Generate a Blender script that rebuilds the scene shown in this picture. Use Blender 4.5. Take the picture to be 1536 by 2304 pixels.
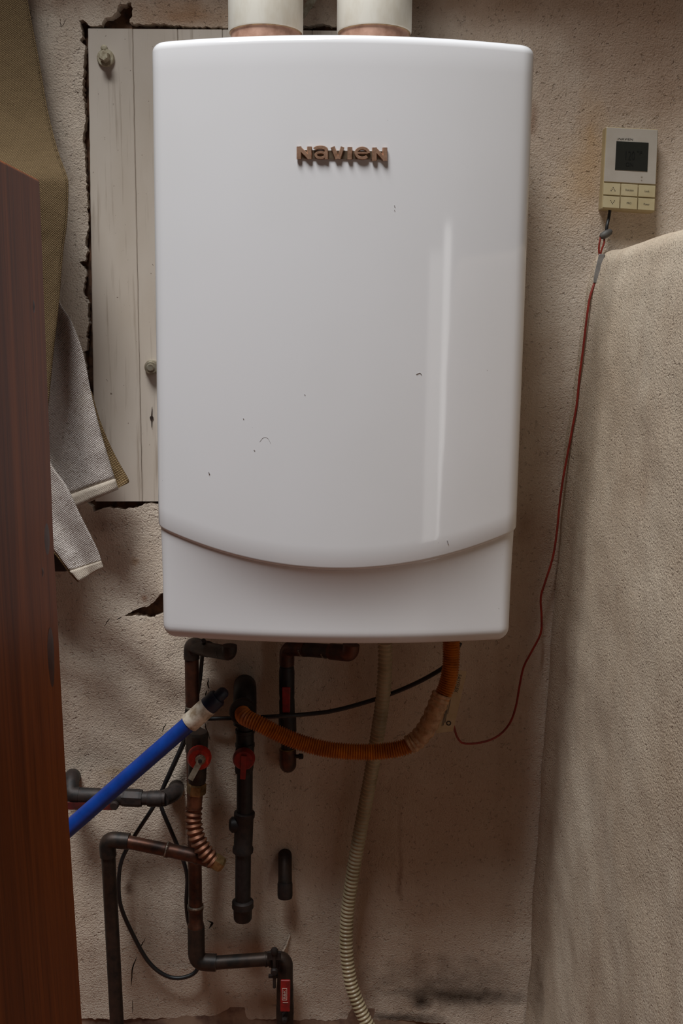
import bpy, bmesh, math, random
from mathutils import Vector, Matrix, noise
from mathutils.geometry import delaunay_2d_cdt
random.seed(7)
for o in list(bpy.data.objects): bpy.data.objects.remove(o)
scene = bpy.context.scene
C = scene.collection
PI = math.pi

# ------------------------------------------------------------------ camera
EYE = 1.40; CAMY = -1.55; F = 2400.0
PITCH = math.atan(392 / F); ROLL = math.radians(0.55)
ROT = Matrix.Rotation(PI / 2 - PITCH, 3, 'X') @ Matrix.Rotation(ROLL, 3, 'Z')
CAM = Vector((0, CAMY, EYE))
cd = bpy.data.cameras.new('camera'); cam = bpy.data.objects.new('camera', cd); C.objects.link(cam)
cd.sensor_fit = 'VERTICAL'; cd.sensor_height = 36; cd.lens = 36 * F / 2304
cd.clip_start = 0.02
cam.matrix_world = Matrix.Translation(CAM) @ ROT.to_4x4()
scene.camera = cam

# ------------------------------------------------------------------ light
def srgb(r, g, b):
    return tuple(((c / 255) / 12.92 if c / 255 <= .04045 else ((c / 255 + .055) / 1.055) ** 2.4) for c in (r, g, b)) + (1,)
w = bpy.data.worlds.new('world'); scene.world = w; w.use_nodes = True
w.node_tree.nodes['Background'].inputs[0].default_value = (1.0, 0.74, 0.55, 1)
w.node_tree.nodes['Background'].inputs[1].default_value = 0.016
def area(name, loc, target, sx, sy, power, col):
    l = bpy.data.lights.new(name, 'AREA'); l.shape = 'RECTANGLE'; l.size = sx; l.size_y = sy
    l.energy = power; l.color = col
    o = bpy.data.objects.new(name, l); C.objects.link(o); o.location = loc
    o.rotation_euler = (Vector(target) - Vector(loc)).to_track_quat('-Z', 'Y').to_euler()
    return o
area('skylight', (-0.75, -1.5, 4.6), (-.05, -.15, 1.3), 1.2, 1.2, 178, (0.955, 0.985, 1.0))
area('doorway_daylight', (1.335, -2.6, 1.15), (0.1, -0.2, 1.1), 0.10, 1.3, 1.25, (1.0, 0.99, 0.97))
area('doorway_side_pane', (1.17, -2.6, 1.10), (0.1, -0.2, 1.1), 0.17, 1.2, 0.75, (1.0, 0.98, 0.95))
vs = scene.view_settings
vs.view_transform = 'Standard'; vs.look = 'None'; vs.gamma = 1; vs.use_curve_mapping = False
vs.exposure = 0.0

# ------------------------------------------------------------------ helpers
def P(px, py, Y):
    """a point of the plane y = Y that the photograph shows at pixel (px, py)"""
    d = ROT @ Vector(((px - 768) / F, -(py - 1152) / F, -1))
    return CAM + d * ((Y - CAMY) / d.y)
FWD = ROT @ Vector((0, 0, -1))
def rad(pxr, p): return pxr * (Vector(p) - CAM).dot(FWD) / F

def tag(o, label=None, cat=None, group=None, kind=None):
    if label: o['label'] = label
    if cat: o['category'] = cat
    if group: o['group'] = group
    if kind: o['kind'] = kind
    return o
ORG = {}
def thing(name, loc, label, cat, group=None):
    o = bpy.data.objects.new(name, None); C.objects.link(o); o.empty_display_size = .03
    o.location = loc; ORG[o.name] = Vector(loc)
    return tag(o, label, cat, group)
def mesh(name, verts, faces, mat, parent=None, smooth=True, origin=None):
    base = ORG[parent.name] if parent else Vector(origin or (0, 0, 0))
    me = bpy.data.meshes.new(name)
    me.from_pydata([tuple(Vector(v) - base) for v in verts], [], faces); me.validate(); me.update()
    bm = bmesh.new(); bm.from_mesh(me); bmesh.ops.recalc_face_normals(bm, faces=bm.faces); bm.to_mesh(me); bm.free()
    o = bpy.data.objects.new(name, me); C.objects.link(o)
    if mat: me.materials.append(mat)
    if smooth:
        me.polygons.foreach_set('use_smooth', [True] * len(me.polygons))
        me.set_sharp_from_angle(angle=math.radians(40))
    o.parent = parent
    if not parent: o.location = base
    ORG[o.name] = base
    return o
def join(*vf):
    V, Fc = [], []
    for v, f in vf:
        n = len(V); V += list(v); Fc += [tuple(i + n for i in q) for q in f]
    return V, Fc
def bevel(o, w=.001, seg=2):
    m = o.modifiers.new('bevel', 'BEVEL'); m.width = w; m.segments = seg; m.limit_method = 'ANGLE'
    return o

def frames(pts):
    n = len(pts); T = []
    for i in range(n):
        t = pts[min(i + 1, n - 1)] - pts[max(i - 1, 0)]
        T.append(t.normalized() if t.length > 1e-9 else Vector((0, 0, 1)))
    a = Vector((0, 1, 0)) if abs(T[0].y) < .9 else Vector((1, 0, 0))
    N = [(a - T[0] * a.dot(T[0])).normalized()]
    for i in range(1, n):
        v = N[-1] - T[i] * N[-1].dot(T[i]); N.append(v.normalized())
    return T, N
def tube(pts, r, seg=16, cap=True):
    pts = [Vector(p) for p in pts]; T, N = frames(pts)
    V, Fc = [], []
    for i, p in enumerate(pts):
        ri = r[i] if isinstance(r, (list, tuple)) else r
        B = T[i].cross(N[i])
        for k in range(seg):
            a = 2 * PI * k / seg
            V.append(p + (N[i] * math.cos(a) + B * math.sin(a)) * ri)
    for i in range(len(pts) - 1):
        for k in range(seg):
            k2 = (k + 1) % seg
            Fc.append((i * seg + k, i * seg + k2, (i + 1) * seg + k2, (i + 1) * seg + k))
    if cap:
        Fc.append(tuple(range(seg - 1, -1, -1))); b = (len(pts) - 1) * seg
        Fc.append(tuple(range(b, b + seg)))
    return V, Fc
def lathe(p0, p1, prof, seg=20):
    """prof: (fraction along p0->p1, radius)"""
    p0, p1 = Vector(p0), Vector(p1)
    ax = (p1 - p0); L = ax.length; T = ax.normalized()
    a = Vector((0, 1, 0)) if abs(T.y) < .9 else Vector((1, 0, 0))
    N = (a - T * a.dot(T)).normalized(); B = T.cross(N)
    V, Fc = [], []
    for t, r in prof:
        for k in range(seg):
            an = 2 * PI * (k + .5) / seg
            V.append(p0 + ax * t + (N * math.cos(an) + B * math.sin(an)) * r)
    m = len(prof)
    for i in range(m - 1):
        for k in range(seg):
            k2 = (k + 1) % seg
            Fc.append((i * seg + k, i * seg + k2, (i + 1) * seg + k2, (i + 1) * seg + k))
    Fc.append(tuple(range(seg - 1, -1, -1))); b = (m - 1) * seg; Fc.append(tuple(range(b, b + seg)))
    return V, Fc
def ringfit(p0, p1, r, e=.12, d=.0012, seg=20):
    return lathe(p0, p1, [(0, r - d), (.02, r), (e, r), (e + .04, r - d), (1 - e - .04, r - d), (1 - e, r), (.98, r), (1, r - d)], seg)
def catmull(pts, n=10):
    pts = [Vector(p) for p in pts]; q = [pts[0] * 2 - pts[1]] + pts + [pts[-1] * 2 - pts[-2]]; out = []
    for i in range(1, len(q) - 2):
        a, b, c, d = q[i - 1], q[i], q[i + 1], q[i + 2]
        for k in range(n):
            t = k / n
            out.append(.5 * ((2 * b) + (c - a) * t + (2 * a - 5 * b + 4 * c - d) * t * t + (3 * b - a - 3 * c + d) * t ** 3))
    out.append(pts[-1]); return out
def resample(pts, step):
    out = [pts[0].copy()]; acc = 0
    for a, b in zip(pts, pts[1:]):
        L = (b - a).length
        while L > 0 and acc + L >= step:
            t = (step - acc) / L; a = a + (b - a) * t; out.append(a.copy()); L = (b - a).length; acc = 0
        acc += L
    return out
def fillet(pts, r, n=6):
    pts = [Vector(p) for p in pts]; out = [pts[0]]
    for i in range(1, len(pts) - 1):
        a, b, c = pts[i - 1], pts[i], pts[i + 1]
        u = (a - b).normalized(); v = (c - b).normalized()
        rr = min(r, (a - b).length * .49, (c - b).length * .49)
        s, e = b + u * rr, b + v * rr
        for k in range(n + 1):
            t = k / n; out.append(s * (1 - t) ** 2 + b * 2 * t * (1 - t) + e * t * t)
    out.append(pts[-1]); return out
def corrugated(ctrl, r, pitch, depth, seg=16, n=12, sub=6, spiral=False):
    pts = resample(catmull(ctrl, n), pitch / sub)
    rr = [r - depth * (.5 - .5 * math.cos(2 * PI * (i % sub) / sub)) for i in range(len(pts))]
    return tube(pts, rr, seg)
def box(lo, hi):
    x0, y0, z0 = lo; x1, y1, z1 = hi
    V = [Vector(v) for v in ((x0, y0, z0), (x1, y0, z0), (x1, y1, z0), (x0, y1, z0), (x0, y0, z1), (x1, y0, z1), (x1, y1, z1), (x0, y1, z1))]
    return V, [(0, 3, 2, 1), (4, 5, 6, 7), (0, 1, 5, 4), (1, 2, 6, 5), (2, 3, 7, 6), (3, 0, 4, 7)]
def bar(p0, p1, wdir, w, t):
    """flat bar from p0 to p1; w across wdir, t across the third direction"""
    p0, p1 = Vector(p0), Vector(p1); ax = (p1 - p0).normalized()
    u = Vector(wdir); u = (u - ax * u.dot(ax)).normalized(); v = ax.cross(u)
    V = []
    for p in (p0, p1):
        for a, b in ((-1, -1), (1, -1), (1, 1), (-1, 1)): V.append(p + u * a * w / 2 + v * b * t / 2)
    return V, [(0, 1, 2, 3), (7, 6, 5, 4), (0, 4, 5, 1), (1, 5, 6, 2), (2, 6, 7, 3), (3, 7, 4, 0)]
def text_mesh(body, extrude=.0):
    """glyph outlines of the built-in font as (verts, faces), normalised to the box 0..1 x 0..1"""
    cu = bpy.data.curves.new('text', 'FONT'); cu.body = body; cu.size = 1; cu.resolution_u = 3
    ob = bpy.data.objects.new('text', cu)
    me = bpy.data.meshes.new_from_object(ob)
    V = [v.co.copy() for v in me.vertices]; Fc = [tuple(p.vertices) for p in me.polygons]
    bpy.data.objects.remove(ob); bpy.data.curves.remove(cu); bpy.data.meshes.remove(me)
    x0 = min(v.x for v in V); x1 = max(v.x for v in V); y0 = min(v.y for v in V); y1 = max(v.y for v in V)
    return [((v.x - x0) / (x1 - x0), (v.y - y0) / (y1 - y0)) for v in V], Fc

# ------------------------------------------------------------------ materials
class NT:
    def __init__(s, name):
        s.m = bpy.data.materials.new(name); s.m.use_nodes = True; s.t = s.m.node_tree; s.n = s.t.nodes
        s.b = s.n['Principled BSDF']; s.tc = s.n.new('ShaderNodeTexCoord')
    def mapping(s, sc=(1, 1, 1), rot=(0, 0, 0), loc=(0, 0, 0)):
        m = s.n.new('ShaderNodeMapping'); m.inputs['Scale'].default_value = sc; m.inputs['Rotation'].default_value = rot; m.inputs['Location'].default_value = loc
        s.t.links.new(s.tc.outputs['Object'], m.inputs['Vector']); return m.outputs[0]
    def noise(s, scale, detail=4, rough=.6, vec=None, dist=0):
        n = s.n.new('ShaderNodeTexNoise'); n.inputs['Scale'].default_value = scale; n.inputs['Detail'].default_value = detail
        n.inputs['Roughness'].default_value = rough; n.inputs['Distortion'].default_value = dist
        s.t.links.new(vec or s.tc.outputs['Object'], n.inputs['Vector']); return n.outputs['Fac']
    def ramp(s, fac, a, b, lo=0, hi=1):
        r = s.n.new('ShaderNodeMapRange'); r.inputs['From Min'].default_value = a; r.inputs['From Max'].default_value = b
        r.inputs['To Min'].default_value = lo; r.inputs['To Max'].default_value = hi
        s.t.links.new(fac, r.inputs['Value']); return r.outputs[0]
    def mix(s, fac, c1, c2, mode='MIX'):
        m = s.n.new('ShaderNodeMix'); m.data_type = 'RGBA'; m.blend_type = mode
        if isinstance(fac, (int, float)): m.inputs[0].default_value = fac
        else: s.t.links.new(fac, m.inputs[0])
        for i, c in ((6, c1), (7, c2)):
            if isinstance(c, tuple): m.inputs[i].default_value = c
            else: s.t.links.new(c, m.inputs[i])
        return m.outputs[2]
    def math(s, op, a, b=0.0):
        m = s.n.new('ShaderNodeMath'); m.operation = op; m.use_clamp = False
        for i, v in ((0, a), (1, b)):
            if isinstance(v, (int, float)): m.inputs[i].default_value = v
            else: s.t.links.new(v, m.inputs[i])
        return m.outputs[0]
    def blob(s, c, r, soft=1.0, warp=None):
        """0..1 mask of an ellipsoid with radii r round c"""
        v = s.mapping(sc=tuple(1 / k for k in r), loc=tuple(-a / k for a, k in zip(c, r)))
        if warp:
            wn = s.n.new('ShaderNodeTexNoise'); wn.inputs['Scale'].default_value = warp[0]; wn.inputs['Detail'].default_value = 5
            s.t.links.new(s.tc.outputs['Object'], wn.inputs['Vector'])
            mx = s.n.new('ShaderNodeVectorMath'); mx.operation = 'MULTIPLY_ADD'
            mx.inputs[1].default_value = (warp[1],) * 3
            s.t.links.new(wn.outputs['Color'], mx.inputs[0]); s.t.links.new(v, mx.inputs[2])
            sb = s.n.new('ShaderNodeVectorMath'); sb.operation = 'SUBTRACT'; sb.inputs[1].default_value = (warp[1] / 2,) * 3
            s.t.links.new(mx.outputs[0], sb.inputs[0]); v = sb.outputs[0]
        l = s.n.new('ShaderNodeVectorMath'); l.operation = 'LENGTH'; s.t.links.new(v, l.inputs[0])
        return s.ramp(l.outputs['Value'], 1.0, 1.0 - soft)
    def bump(s, h, strength, dist, prev=None):
        b = s.n.new('ShaderNodeBump'); b.inputs['Strength'].default_value = strength; b.inputs['Distance'].default_value = dist
        s.t.links.new(h, b.inputs['Height'])
        if prev: s.t.links.new(prev, b.inputs['Normal'])
        return b.outputs[0]
    def done(s, col, rough=.6, metal=0, normal=None, **kw):
        i = s.b.inputs
        if isinstance(col, tuple): i['Base Color'].default_value = col
        else: s.t.links.new(col, i['Base Color'])
        if isinstance(rough, (int, float)): i['Roughness'].default_value = rough
        else: s.t.links.new(rough, i['Roughness'])
        i['Metallic'].default_value = metal
        if normal: s.t.links.new(normal, i['Normal'])
        for k, v in kw.items(): i[k].default_value = v
        return s.m
def simple(name, c1, c2=None, rough=.5, metal=0, scale=60, bump=0, bscale=300, lo=.4, hi=.65, **kw):
    t = NT(name); col = c1
    if c2: col = t.mix(t.ramp(t.noise(scale, 5), lo, hi), c1, c2)
    nm = t.bump(t.noise(bscale, 4), bump, .001) if bump else None
    return t.done(col, rough, metal, nm, **kw)

def plaster(name, base, warm, blobs=()):
    t = NT(name)
    col = t.mix(t.ramp(t.noise(5, 5, .6), .35, .7), base, warm)
    st = t.noise(9, 5, .65, t.mapping(sc=(1.5, 1.5, .22)))
    col = t.mix(t.ramp(st, .5, .75, 0, .35), col, srgb(150, 120, 98))
    col = t.mix(t.ramp(t.noise(210, 3, .7), .64, .74, 0, .55), col, srgb(105, 84, 66))
    col = t.mix(t.ramp(t.noise(75, 4, .7, dist=.4), .68, .78, 0, .6), col, srgb(96, 74, 58))
    for c, r, soft, colr, amt, warp in blobs:
        col = t.mix(t.math('MULTIPLY', t.blob(c, r, soft, warp), amt), col, colr)
    n1 = t.bump(t.noise(48, 5, .6), .4, .004)
    n2 = t.bump(t.noise(400, 3, .6), .9, .0024, n1)
    n2 = t.bump(t.ramp(t.noise(180, 2, .5), .63, .72, 1, 0), .8, .0018, n2)
    return t.done(col, .9, 0, n2, **{'Specular IOR Level': .2})

def woodmat(name, c1, c2, dark, rough=.5, stretch=.06, axis=2, scale=28, bump=.15):
    t = NT(name); sc = [1, 1, 1]; sc[axis] = stretch
    v = t.mapping(sc=tuple(sc))
    a = t.noise(scale, 4, .6, v, dist=1.2)
    b = t.noise(scale * 7, 3, .6, v)
    col = t.mix(t.ramp(a, .32, .68), c1, c2)
    col = t.mix(t.ramp(b, .55, .75, 0, .5), col, dark)
    return t.done(col, rough, 0, t.bump(b, bump, .0008), **{'Specular IOR Level': .15})
def fabric(name, c1, c2, pitch, bumps=.5, blot=None, spots=None):
    t = NT(name)
    h = None
    for rot in ((0, math.radians(35), 0), (0, math.radians(-55), 0)):
        wv = t.n.new('ShaderNodeTexWave'); wv.inputs['Scale'].default_value = 1 / pitch / 3.1; wv.inputs['Distortion'].default_value = 1.5
        wv.inputs['Detail'].default_value = 2
        t.t.links.new(t.mapping(rot=rot), wv.inputs['Vector'])
        h = wv.outputs['Fac'] if h is None else t.math('MULTIPLY', h, wv.outputs['Fac'])
    col = t.mix(t.ramp(h, 0, .6), c2, c1)
    if blot: col = t.mix(t.ramp(t.noise(14, 5), .5, .72, 0, .6), col, blot)
    if spots: col = t.mix(t.ramp(t.noise(210, 3, .7, t.mapping(rot=(0, .5, 0), sc=(1, 1, 2.4))), .57, .66, 0, .8), col, spots)
    n = t.bump(h, bumps, .0012); n = t.bump(t.noise(60, 4), .4, .004, n)
    return t.done(col, .95, 0, n, **{'Specular IOR Level': .1})

m_plank = None
def whitewood():
    t = NT('painted_board')
    v = t.mapping(sc=(1, 1, .05)); g = t.noise(130, 4, .6, v)
    col = t.mix(t.ramp(t.noise(6, 4, .6, t.mapping(sc=(1, 1, .4))), .35, .7), srgb(202, 190, 177), srgb(184, 169, 152))
    col = t.mix(t.ramp(g, .56, .70, 0, .5), col, srgb(140, 122, 104))
    col = t.mix(t.ramp(t.noise(160, 2), .72, .76, 0, .8), col, srgb(92, 70, 54))
    return t.done(col, .55, 0, t.bump(g, .25, .001))
M = {}
M['board'] = whitewood()
M['adobe'] = simple('adobe', srgb(96, 66, 46), srgb(52, 36, 27), .95, 0, 70, .9, 140)
M['post'] = woodmat('stained_wood', srgb(150, 80, 34), srgb(98, 48, 20), srgb(60, 28, 12), .5, .03)
M['knot'] = simple('knot_wood', srgb(84, 40, 18), srgb(58, 27, 12), .5, 0, 60)
M['dark_wood'] = simple('dark_wood', srgb(52, 34, 26), srgb(36, 24, 18), .7, 0, 50)
def whiteshell(rough=.07):
    t = NT('white_enamel')
    col = t.mix(t.ramp(t.noise(3, 3), .4, .7), srgb(228, 226, 227), srgb(224, 222, 222))
    col = t.mix(t.ramp(t.noise(190, 2, .5), .80, .82, 0, .7), col, srgb(120, 112, 108))
    return t.done(col, rough, 0, None, **{'Specular IOR Level': .5})
M['shell'] = whiteshell(); M['shell_satin'] = whiteshell(.42)
M['chrome'] = simple('bronzed_chrome', srgb(190, 150, 124), srgb(160, 122, 98), .38, .55, 200)
M['badge_base'] = simple('badge_backing', srgb(170, 150, 126), srgb(140, 116, 96), .3, .8, 100)
def pvc():
    t = NT('pvc')
    col = t.mix(t.ramp(t.noise(18, 5, .6, t.mapping(sc=(1, 1, .4))), .45, .75), srgb(222, 216, 204), srgb(190, 176, 152))
    return t.done(col, .4, 0, t.bump(t.noise(120, 3), .1, .001))
M['pvc'] = pvc()
M['pvc_edge'] = simple('pvc_rim', srgb(170, 140, 104), srgb(130, 100, 74), .6, 0, 120)
M['gasket'] = simple('red_gasket', srgb(182, 142, 122), srgb(150, 110, 90), .6, 0, 60)
M['steel'] = simple('zinc_steel', srgb(176, 168, 150), srgb(140, 128, 108), .42, .75, 150, .1)
M['bolt_paint'] = simple('painted_bolt', srgb(186, 176, 152), srgb(150, 136, 110), .5, .2, 200, .15)
M['copper'] = simple('aged_copper', srgb(90, 54, 38), srgb(50, 36, 31), .45, .6, 45, .12, 200)
M['copper_dark'] = simple('tarnished_copper', srgb(60, 46, 38), srgb(34, 30, 28), .5, .5, 55, .15, 200)
M['copper_bright'] = simple('ribbed_copper', srgb(128, 82, 58), srgb(86, 54, 40), .52, .6, 60)
M['solder'] = simple('solder', srgb(150, 140, 126), srgb(96, 90, 80), .4, .7, 150)
M['black_iron'] = simple('black_iron', srgb(38, 34, 34), srgb(24, 21, 22), .5, .3, 90, .2, 250)
M['iron_rust'] = simple('rusty_iron', srgb(48, 37, 33), srgb(28, 24, 23), .6, .3, 90, .2, 250)
M['brass'] = simple('brass', srgb(156, 132, 92), srgb(108, 86, 56), .38, .8, 90)
M['red'] = simple('red_paint', srgb(196, 44, 24), srgb(150, 34, 22), .5, 0, 160, .2, 400)
M['red_dark'] = simple('red_vinyl', srgb(150, 26, 22), srgb(110, 20, 18), .5, 0, 90)
M['maroon'] = simple('worn_red_vinyl', srgb(88, 24, 20), srgb(56, 22, 18), .55, 0, 80)
M['yellow'] = simple('yellow_coating', srgb(190, 112, 26), srgb(150, 82, 18), .45, 0, 60)
M['sleeve'] = simple('clear_sleeve', srgb(190, 150, 112), srgb(150, 110, 74), .25, 0, 120, .5, 120)
M['tag'] = simple('paper_tag', srgb(196, 178, 146), srgb(180, 160, 126), .7, 0, 40)
M['ink'] = simple('black_ink', srgb(34, 30, 28), None, .6)
M['scuff'] = simple('scuff', srgb(150, 144, 142), None, .5)
M['ink_grey'] = simple('grey_ink', srgb(108, 100, 92), None, .6)
M['hose'] = simple('drain_plastic', srgb(176, 160, 130), srgb(150, 134, 104), .35, 0, 30, **{'Transmission Weight': 0.0})
M['cable'] = simple('black_rubber', srgb(20, 20, 22), srgb(28, 27, 28), .45, 0, 60)
M['wire'] = simple('red_wire', srgb(142, 38, 24), srgb(112, 30, 20), .45, 0, 60)
M['tape'] = simple('grey_tape', srgb(128, 124, 120), srgb(104, 100, 96), .4, 0, 80, .3, 200)
M['nut_grey'] = simple('grey_plastic', srgb(92, 88, 82), srgb(70, 66, 62), .6, 0, 80)
M['blue'] = simple('blue_plastic', srgb(10, 58, 140), srgb(8, 48, 122), .4, 0, 40)
M['navy'] = simple('navy_plastic', srgb(22, 30, 60), srgb(16, 22, 44), .45, 0, 40)
M['sleeve_white'] = simple('dirty_white_plastic', srgb(226, 214, 196), srgb(160, 138, 112), .5, 0, 70, .2, 200)
M['casing'] = simple('yellowed_plastic', srgb(170, 152, 114), srgb(160, 140, 102), .45, 0, 30)
M['button'] = simple('cream_plastic', srgb(182, 168, 134), srgb(172, 156, 120), .45, 0, 30)
M['faceplate'] = simple('pale_faceplate', srgb(172, 163, 152), srgb(166, 156, 144), .25, 0, 30)
M['screen'] = simple('lcd', srgb(42, 42, 38), None, .12)
M['digit'] = simple('lcd_segment', srgb(22, 22, 20), None, .3)
M['light_ink'] = simple('cream_print', srgb(214, 190, 176), None, .6)
M['dot'] = simple('indicator', srgb(150, 140, 126), None, .4)
M['canvas'] = fabric('tan_canvas', srgb(126, 106, 78), srgb(88, 71, 50), .0021, .7)
M['towel'] = fabric('grey_towel', srgb(214, 206, 200), srgb(166, 155, 147), .0024, .8, srgb(180, 168, 152), srgb(112, 96, 84))
M['hem'] = fabric('towel_hem', srgb(200, 188, 174), srgb(174, 160, 144), .0018, .4)
M['hem_brown'] = fabric('towel_back', srgb(150, 128, 94), srgb(104, 82, 56), .003, .6, srgb(110, 84, 54))
M['terracotta'] = simple('terracotta_floor', srgb(150, 96, 70), srgb(118, 74, 54), .7, 0, 8, .3, 60)

# ------------------------------------------------------------------ setting
def inpoly(x, z, poly):
    c = False; n = len(poly)
    for i in range(n):
        x1, z1 = poly[i]; x2, z2 = poly[i - 1]
        if (z1 > z) != (z2 > z) and x < (x2 - x1) * (z - z1) / (z2 - z1) + x1: c = not c
    return c
def to_xz(pp): return [(lambda v: (v.x, v.z))(P(a, b, 0)) for a, b in pp]
def ragged(pp, step=9, amp=2.0, skip=lambda a, b: False):
    out = []
    for i, (x, y) in enumerate(pp):
        x2, y2 = pp[(i + 1) % len(pp)]; L = math.hypot(x2 - x, y2 - y); n = max(1, int(L / step))
        if skip((x, y), (x2, y2)): n = 1
        for k in range(n):
            t = k / n; j = amp if k else 0
            out.append((x + (x2 - x) * t + random.uniform(-j, j), y + (y2 - y) * t + random.uniform(-j, j)))
    return out
opening = [(178, 48), (187, 45), (196, 52), (200, 58), (215, 60), (230, 58), (237, 42), (255, 38), (265, 25), (268, 14), (285, 12),
           (297, 8), (301, 22), (297, 42), (293, 53), (320, 57), (350, 54), (400, 58), (450, 60), (513, 62), (600, 64), (690, 58),
           (720, 53), (757, 58), (905, 66), (900, 1136), (500, 1134), (358, 1133), (340, 1130), (325, 1133), (318, 1138), (300, 1144), (270, 1145),
           (240, 1142), (222, 1147), (212, 1152), (208, 1140), (198, 1132), (204, 1120), (203, 1050), (205, 980), (205, 911), (195, 865), (193, 820), (186, 792),
           (195, 788), (195, 753), (200, 727), (197, 706), (198, 682), (189, 664), (186, 651), (194, 615), (187, 599), (177, 590),
           (190, 587), (195, 568), (191, 536), (197, 516), (195, 443), (192, 378), (191, 346), (186, 312), (193, 260), (187, 208),
           (189, 146), (193, 104), (180, 91), (187, 83), (186, 70)]
hole2 = [(281, 1383), (300, 1373), (318, 1366), (335, 1363), (350, 1351), (358, 1338), (372, 1328), (400, 1326), (402, 1370), (376, 1372), (360, 1384),
         (345, 1391), (320, 1387), (300, 1385)]
def crack(pp, w=1.6):
    L, R = [], []
    n = len(pp)
    pp2 = []
    for i in range(n - 1):
        for k in range(4):
            t = k / 4; j = 1.2 if k else 0
            pp2.append((pp[i][0] + (pp[i + 1][0] - pp[i][0]) * t + random.uniform(-j, j), pp[i][1] + (pp[i + 1][1] - pp[i][1]) * t))
    pp2.append(pp[-1]); n = len(pp2)
    for i, (x, y) in enumerate(pp2):
        a = pp2[max(i - 1, 0)]; b = pp2[min(i + 1, n - 1)]; dx, dy = b[0] - a[0], b[1] - a[1]; l = math.hypot(dx, dy)
        ww = w * math.sin(PI * (i + .35) / (n - .3)) * .5 + .15
        L.append((x - dy / l * ww, y + dx / l * ww)); R.append((x + dy / l * ww, y - dx / l * ww))
    return L + R[::-1]
cracks = [crack([(469, 1524), (468, 1540), (474, 1556)], 3), crack([(465, 1552), (463, 1568)], 2.5), crack([(460, 1626), (466, 1648), (473, 1666)], 3),
          crack([(329, 2107), (320, 2123), (312, 2140)], 2), crack([(309, 2148), (300, 2172), (297, 2198), (295, 2219)], 3),
          crack([(275, 1386), (264, 1392)], 2), crack([(250, 1388), (243, 1396), (236, 1408)], 1.6), crack([(373, 1628), (364, 1648)], 2),
          crack([(470, 2088), (478, 2076), (466, 2070)], 6), crack([(298, 2250), (297, 2280)], 1.4),
          crack([(135, 40), (138, 62), (150, 44)], 1.4), crack([(648, 2108), (652, 2104)], 4)]
polys = [to_xz(ragged(opening, 5, 2.0)), to_xz(ragged(hole2, 5, 1.4))] + [to_xz(c) for c in cracks]
LEDGE = P(700, 2297, 0).z
def build_wall():
    X0, X1, Z0, Z1 = -1.6, 1.6, LEDGE, 2.7
    foot = [Vector((X0, Z0))] + [Vector((-.62 + .0045 * i, Z0 + .003 * noise.noise(Vector((i * .13, 4, 0))) + random.uniform(-.0015, .0015))) for i in range(280)] + [Vector((X1, Z0))]
    co = foot + [Vector((X1, Z1)), Vector((X0, Z1))]; ed = [(i, (i + 1) % len(co)) for i in range(len(co))]
    hole_edges = 0
    for pl in polys:
        n0 = len(co); co += [Vector(p) for p in pl]; n = len(pl)
        ed += [(n0 + i, n0 + (i + 1) % n) for i in range(n)]
    bbs = [(min(p[0] for p in pl) - .003, max(p[0] for p in pl) + .003, min(p[1] for p in pl) - .003, max(p[1] for p in pl) + .003) for pl in polys]
    def inhole(x, z):
        for pl, b in zip(polys, bbs):
            if b[0] < x < b[1] and b[2] < z < b[3] and inpoly(x, z, pl): return True
        return False
    xs = [-.60 + .011 * i for i in range(115)]; zs = [Z0 + .011 * (j + 1.1) for j in range(int((2.0 - Z0) / .011))]
    for x in xs:
        for z in zs:
            xx = x + random.uniform(-.003, .003); zz = z + random.uniform(-.003, .003)
            if not inhole(xx, zz): co.append(Vector((xx, zz)))
    for i in range(20):
        for x, z in ((X0 + 3.2 * i / 19, 2.3), (X0 + 3.2 * i / 19, 2.5), (-1.2, Z0 + 1.9 * i / 19), (1.2, Z0 + 1.9 * i / 19)):
            co.append(Vector((x, z)))
    r = delaunay_2d_cdt(co, ed, [], 0, 1e-6)
    v2, tris = r[0], r[2]
    def below_foot(x, z):
        i = min(max(int((x + .62) / .0045), 0), 278) + 1; a, b = foot[i], foot[i + 1]
        return z < a.y + (b.y - a.y) * (x - a.x) / (b.x - a.x)
    keep = []
    for t in tris:
        c = sum((v2[i] for i in t), Vector((0, 0))) / 3
        if not inhole(c.x, c.y) and not (c.y < Z0 + .0085 and abs(c.x) < .66 and below_foot(c.x, c.y)): keep.append(tuple(t))
    cnt = {}
    for t in keep:
        for a, b in zip(t, t[1:] + t[:1]): cnt[(min(a, b), max(a, b))] = cnt.get((min(a, b), max(a, b)), 0) + 1
    V = []
    for v in v2:
        p = Vector((v.x, 0, v.y))
        y = .010 * (noise.noise(p * 5 + Vector((3, 0, 1)))) + .0022 * noise.noise(p * 17) + .0006 * noise.noise(p * 48)
        # lumpy hand-trowelled ridges below the board
        d = math.exp(-(((v.x + .26) / .16) ** 2 + ((v.y - .93) / .12) ** 2))
        y += d * .005 * math.sin((v.x * .8 + v.y) * 60 + 3 * noise.noise(p * 9))
        V.append(Vector((v.x, y, v.y)))
    edge = [e for e, n in cnt.items() if n == 1 and not all(abs(v2[i].x) > 1.59 or v2[i].y < Z0 + .0085 or v2[i].y > 2.69 for i in e)]
    back = {}
    for e in edge:
        for i in e:
            if i not in back: back[i] = len(V); V.append(Vector((V[i].x + random.uniform(-.002, .002), .024, V[i].z + random.uniform(-.002, .002))))
    Fc = keep + [(a, b, back[b], back[a]) for a, b in edge]
    return V, Fc
def stain(px, py, rx, ry):
    p = P(px, py, 0); return (p.x, 0, p.z), (rx, .3, ry)
B = []
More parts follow.
